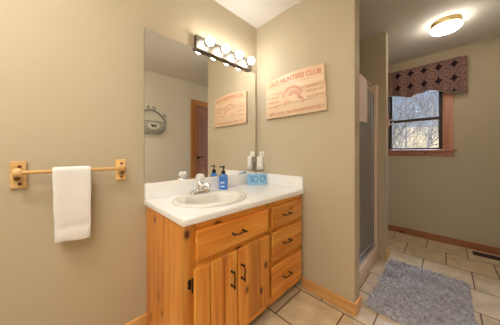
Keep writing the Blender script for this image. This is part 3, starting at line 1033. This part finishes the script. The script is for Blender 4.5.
box(bm, X0 + .05, X1 - .05, .548, .556, .125, .150); box(bm, X0 + .05, X1 - .05, .572, .578, .125, .152); box(bm, X0 + .05, X1 - .05, .592, .598, .125, .156); box(bm, X0 + .05, X1 - .05, .548, .598, .125, .130)
obj('track', bm, M_alu, sh)
bm = BM()
gx0, gx1 = X0 + .052, X1 - .052
box(bm, gx0, gx0 + .022, .560, .580, .158, 1.788, bev=.003); box(bm, gx1 - .022, gx1, .560, .580, .158, 1.788, bev=.003)
box(bm, gx0 + .022, gx1 - .022, .560, .580, .158, .184, bev=.003); box(bm, gx0 + .022, gx1 - .022, .560, .580, 1.764, 1.788, bev=.003)
dr = obj('door', bm, M_alu, sh)
bm = BM(); box(bm, gx0 + .020, gx1 - .020, .567, .573, .182, 1.766); obj('glass', bm, M_shglass, dr)
bm = BM(); box(bm, gx1 - .004, gx1 + .0015, .556, .5595, .158, 1.788); obj('seal', bm, M_rubber, dr)
o = drape('bath_towel', 1.72, 2.145, .576, 1.822, .0235, 1.42, 1.50, .018, M_terry_pink, 11, wav=.004)
tag(o, 'pale pink towel hung over the shower door header', 'towel')

# ------------------------------------------------------------------ hook on the end of the shower wall
hk = thing('robe_hook', 'small wood-backed white hook on the shower wall end', 'hook', (2.575, YP, 1.42))
bm = BM(); box(bm, 2.548, 2.612, YP - .012, YP - .0005, 1.425, 1.52, bev=.003); obj('mounting_block', bm, M_case_v, hk)
bm = BM()
tube(bm, [(2.594, YP - .011, 1.495), (2.594, YP - .035, 1.497), (2.594, YP - .048, 1.510)], [.007, .006, .008], 8)
tube(bm, [(2.594, YP - .011, 1.462), (2.594, YP - .03, 1.450), (2.594, YP - .045, 1.462), (2.594, YP - .046, 1.476)], [.007, .006, .006, .008], 8)
box(bm, 2.584, 2.604, YP - .016, YP - .0122, 1.440, 1.510, bev=.0015)
obj('hook', bm, M_white_pl, hk, smooth=True, angle=50)

# ------------------------------------------------------------------ valance over the window
va = thing('window_valance', 'plum fabric valance with round rosy medallions above the far window', 'curtain', (XR, .26, 2.30))
VY0, VY1, VT = -.172, .700, 2.288
bm = BM()
uvl = bm.loops.layers.uv.new('UVMap')
nu, nv = 120, 16
VKEYS = [(-.2, 1.858), (-.05, 1.885), (.14, 1.955), (.25, 1.935), (.346, 1.902), (.45, 1.930), (.52, 1.955), (.62, 1.972), (.72, 1.972)]
def vbot(y):
    for (a, za), (b_, zb_) in zip(VKEYS[:-1], VKEYS[1:]):
        if y <= b_:
            t = (y - a) / (b_ - a); t = t * t * (3 - 2 * t)
            return za + (zb_ - za) * t
    return VKEYS[-1][1]
grid = []
for i in range(nu + 1):
    u = i / nu
    y = VY0 + (VY1 - VY0) * u
    colv = []
    for j in range(nv + 1):
        v = j / nv
        z = VT + (vbot(y) - VT) * v
        x = XR - .092 - (.006 + .010 * v) * math.sin(y * 46 + .6 * math.sin(y * 9)) - .004 * v * math.sin(y * 113)
        colv.append((bm.verts.new((x, y, z)), y - VY0, z - 1.88))
    grid.append(colv)
def uvface(vs):
    f = bm.faces.new([a[0] for a in vs])
    for lp, a in zip(f.loops, vs):
        lp[uvl].uv = (a[1] + .035, a[2] + .005)
for i in range(nu):
    for j in range(nv):
        uvface((grid[i][j], grid[i + 1][j], grid[i + 1][j + 1], grid[i][j + 1]))
for ie in (0, nu):                                     # returns to the wall
    back = []
    for (v_, a, b2) in grid[ie]:
        back.append((bm.verts.new((XR - .001, v_.co.y, v_.co.z)), a + (.09 if ie else -.09), b2))
    for j in range(nv):
        uvface((grid[ie][j], back[j], back[j + 1], grid[ie][j + 1]))
fab = obj('fabric', bm, M_valance, va, smooth=True, angle=60)
so_ = fab.modifiers.new('cloth', 'SOLIDIFY'); so_.thickness = .003; so_.offset = 0
bm = BM()
prev = None
for i in range(nu + 1):
    y = VY0 + .004 + (VY1 - VY0 - .008) * i / nu
    zb = vbot(y)
    x = XR - .086 - .016 * math.sin(y * 46 + .6 * math.sin(y * 9))
    cur = [bm.verts.new((x + dx, y, zb + dz)) for dx, dz in ((0, -.007), (.002, -.007), (.002, .05), (0, .05))]
    if prev:
        for k in range(4):
            bm.faces.new((prev[k], prev[(k + 1) % 4], cur[(k + 1) % 4], cur[k]))
    prev = cur
obj('lining', bm, M_lining, va, smooth=True, angle=60, label='white lining showing below the hem')
bm = BM(); box(bm, XR - .078, XR - .0005, VY0 + .006, VY1 - .006, VT - .022, VT - .003); obj('mounting_board', bm, M_case_y, va)

# ------------------------------------------------------------------ ceiling lamp, plus two added fill lamps out of view
def ceiling_lamp(x, y, k, label, glass):
    cl = thing('ceiling_light', label, 'ceiling lamp', (x, y, H))
    bm = BM()
    lathe(bm, [(r * k, h) for r, h in [(0, -.0005), (.122, -.0005), (.126, -.010), (.118, -.016), (.124, -.024), (.118, -.030), (.124, -.040), (.122, -.048), (.112, -.050), (0, -.050)]], (x, y, H), 'z', 48)
    obj('base_ring', bm, M_brass, cl, smooth=True, angle=35)
    bm = BM()
    lathe(bm, [(r * k, h) for r, h in [(0, -.1005), (.03, -.100), (.06, -.0975), (.09, -.092), (.112, -.084), (.125, -.074), (.130, -.064), (.128, -.056), (.118, -.0508), (0, -.0508)]], (x, y, H), 'z', 48)
    obj('glass_shade', bm, glass, cl, smooth=True, angle=60)
ceiling_lamp(2.74, 0.0, .88, 'round brass ceiling lamp with lit opal glass dish near the far window', M_dome)
ceiling_lamp(-.50, .72, 1.4, 'added fill lamp out of view, ceiling dish nearer the mirror wall on the towel rail side', M_dome_fill)  # added, unseen: fills the vanity side and the rear wall
ceiling_lamp(-.50, -.18, 1.4, 'added fill lamp out of view, ceiling dish nearer the door wall on the towel rail side', M_dome_fill)  # second added fill lamp, also unseen

# ------------------------------------------------------------------ floor vent
fv = thing('floor_vent', 'dark slotted floor register beside the far baseboard', 'vent', (3.37, -.36, 0))
bm = BM()
vx0, vx1, vy0, vy1 = 3.315, 3.425, -.50, -.215
box(bm, vx0, vx1, vy0, vy0 + .012, .0003, .006, bev=.0015); box(bm, vx0, vx1, vy1 - .012, vy1, .0003, .006, bev=.0015)
box(bm, vx0, vx0 + .012, vy0 + .012, vy1 - .012, .0003, .006, bev=.0015); box(bm, vx1 - .012, vx1, vy0 + .012, vy1 - .012, .0003, .006, bev=.0015)
obj('frame', bm, M_vent, fv)
bm = BM()
for k in range(16):
    y = vy0 + .018 + k * .0163
    box(bm, vx0 + .012, vx1 - .012, y, y + .006, .0008, .005)
box(bm, vx0 + .012, vx1 - .012, vy0 + .012, vy1 - .012, .0003, .0008)
obj('grille', bm, M_vent, fv)

# ------------------------------------------------------------------ bath mat
MCX, MCY, MRot = 2.062, .140, math.radians(-.6)
MHX, MHY, MR_ = .446, .274, .036
bmx = thing('bath_mat', 'grey shaggy bath mat on the tiled floor before the shower', 'bath mat', (MCX, MCY, 0))
RM = Matrix.Translation((MCX, MCY, 0)) @ Matrix.Rotation(MRot, 4, 'Z')
bm = BM(); prism(bm, rrect(MHX - .004, MHY - .004, MR_), .010, RM @ Matrix.Translation((0, 0, .0004))); obj('backing', bm, M_mat, bmx)
rng = np.random.default_rng(2)
nT = 17000
P = np.stack([rng.uniform(-MHX, MHX, nT), rng.uniform(-MHY, MHY, nT)], 1)
q = np.maximum(np.abs(P) - (np.array([MHX, MHY]) - MR_), 0)
P = P[np.hypot(q[:, 0], q[:, 1]) < MR_]
nT = len(P)
def smooth_noise(p, f, s):
    r = np.random.default_rng(s)
    out_ = np.zeros(len(p))
    for k in range(8):
        d = r.uniform(0, 2 * PI); ff = f * r.uniform(.6, 1.6)
        out_ += np.sin(p[:, 0] * ff * np.cos(d) + p[:, 1] * ff * np.sin(d) + r.uniform(0, 6.28))
    return out_ / 3
lean_x = smooth_noise(P, 34, 3) * .012 + rng.normal(0, .009, nT)
lean_y = smooth_noise(P, 34, 4) * .012 + rng.normal(0, .009, nT)
hgt = .020 + .006 * smooth_noise(P, 90, 5) + rng.uniform(-.006, .007, nT)
hgt = np.clip(hgt, .009, .03)
ang = rng.uniform(0, 2 * PI, nT)
wd = rng.uniform(.0026, .0045, nT)
verts = np.zeros((nT, 7, 3))
for k in range(3):
    a = ang + k * 2 * PI / 3
    verts[:, k, 0] = P[:, 0] + wd * np.cos(a); verts[:, k, 1] = P[:, 1] + wd * np.sin(a); verts[:, k, 2] = .008
    verts[:, 3 + k, 0] = P[:, 0] + lean_x * .5 + wd * .9 * np.cos(a); verts[:, 3 + k, 1] = P[:, 1] + lean_y * .5 + wd * .9 * np.sin(a); verts[:, 3 + k, 2] = .008 + hgt * .65
verts[:, 6, 0] = P[:, 0] + lean_x; verts[:, 6, 1] = P[:, 1] + lean_y; verts[:, 6, 2] = .008 + hgt
faces = []
V = verts.reshape(-1, 3)
for i in range(nT):
    b0 = i * 7
    for k in range(3):
        k2 = (k + 1) % 3
        faces.append((b0 + k, b0 + k2, b0 + 3 + k2, b0 + 3 + k))
        faces.append((b0 + 3 + k, b0 + 3 + k2, b0 + 6))
me = bpy.data.meshes.new('pile')
cr, sr = math.cos(MRot), math.sin(MRot)
V2 = V.copy(); V2[:, 0] = V[:, 0] * cr - V[:, 1] * sr; V2[:, 1] = V[:, 0] * sr + V[:, 1] * cr
me.from_pydata(V2.tolist(), [], faces)
me.materials.append(M_mat)
for p in me.polygons:
    p.use_smooth = True
pile = bpy.data.objects.new('pile', me); C.objects.link(pile); pile.parent = bmx
pile['kind'] = 'stuff'

# ------------------------------------------------------------------ light switch and wire basket on the wall behind the camera (seen in the mirror)
sw = thing('light_switch', 'white light switch plate beside the door casing, seen in the mirror', 'light switch', (1.70, YF, 1.02))
bm = BM(); box(bm, 1.665, 1.735, YF + .0004, YF + .006, 1.015, 1.13, bev=.002); obj('cover_plate', bm, M_white_pl, sw)
bm = BM(); box(bm, 1.694, 1.706, YF + .0055, YF + .014, 1.062, 1.084, bev=.002); obj('toggle', bm, M_white_pl, sw)

BC = 1.075
bk = thing('wall_basket', 'grey metal wall basket with white oval animal plaque, seen in the mirror', 'basket', (BC, YF, 1.44))
HB = .23
def plan(t, hw, dep):
    return BC + hw * math.cos(t), YF + .006 + dep * math.sin(t)
bm = BM()
zs = [(1.635, HB, .11), (1.60, HB * .99, .108), (1.56, HB * .97, .104), (1.52, HB * .93, .098), (1.485, HB * .85, .088), (1.455, HB * .70, .072), (1.442, HB * .55, .055)]
for z, hw, dep in zs:
    ts = [PI * k / 28 for k in range(29)]
    tube(bm, [(*plan(t, hw, dep), z) for t in ts], .007 if z in (1.635, 1.442) else .0042, 6)
obj('band', bm, M_grey_metal, bk, smooth=True, angle=50)
bm = BM()
for k in range(25):
    t = PI * k / 24
    tube(bm, [(*plan(t, hw, dep), z) for z, hw, dep in zs], .0036, 6)
obj('upright', bm, M_grey_metal, bk, smooth=True, angle=50)
bm = BM()
arcp = []
for k in range(31):
    t = k / 30
    x = BC - HB + 2 * HB * t
    arcp.append((x, YF + .014, 1.64 + .185 * math.sin(PI * t) ** .75))
tube(bm, arcp, .009, 8, sy=1.6)
def curl(cx, cz, r, s):
    tube(bm, [(cx + s * r * (1 - .07 * k) * math.cos(k * .45 - 1.2), YF + .018, cz + r * (1 - .07 * k) * math.sin(k * .45 - 1.2)) for k in range(13)], .007, 6)
for cx, cz, s in ((BC + .035, 1.862, 1), (BC - .035, 1.862, -1), (BC + .20, 1.755, 1), (BC - .20, 1.755, -1)):
    curl(cx, cz, .032, s)
obj('arched_handle', bm, M_grey_metal, bk, smooth=True, angle=50)
bm = BM()
PMx = plane_matrix((BC, YF + .125, 1.56), (-1, 0, 0), (0, 0, 1))
prism(bm, [(.088 * math.cos(2 * PI * k / 36), .056 * math.sin(2 * PI * k / 36)) for k in range(36)], .006, PMx)
plq = obj('plaque', bm, M_plate_white, bk)
bm = BM()
dog = [(-.038, .012), (-.046, .022), (-.038, .026), (-.030, .018), (-.010, .016), (.018, .016), (.026, .024), (.034, .028), (.044, .020), (.034, .012), (.028, .0), (.028, -.026), (.020, -.026), (.018, -.006), (-.014, -.006), (-.018, -.026), (-.026, -.026), (-.028, -.004), (-.034, .006)]
prism(bm, dog, .002, plane_matrix((BC, YF + .1312, 1.558), (-1, 0, 0), (0, 0, 1)))
obj('animal_silhouette', bm, M_black, plq)
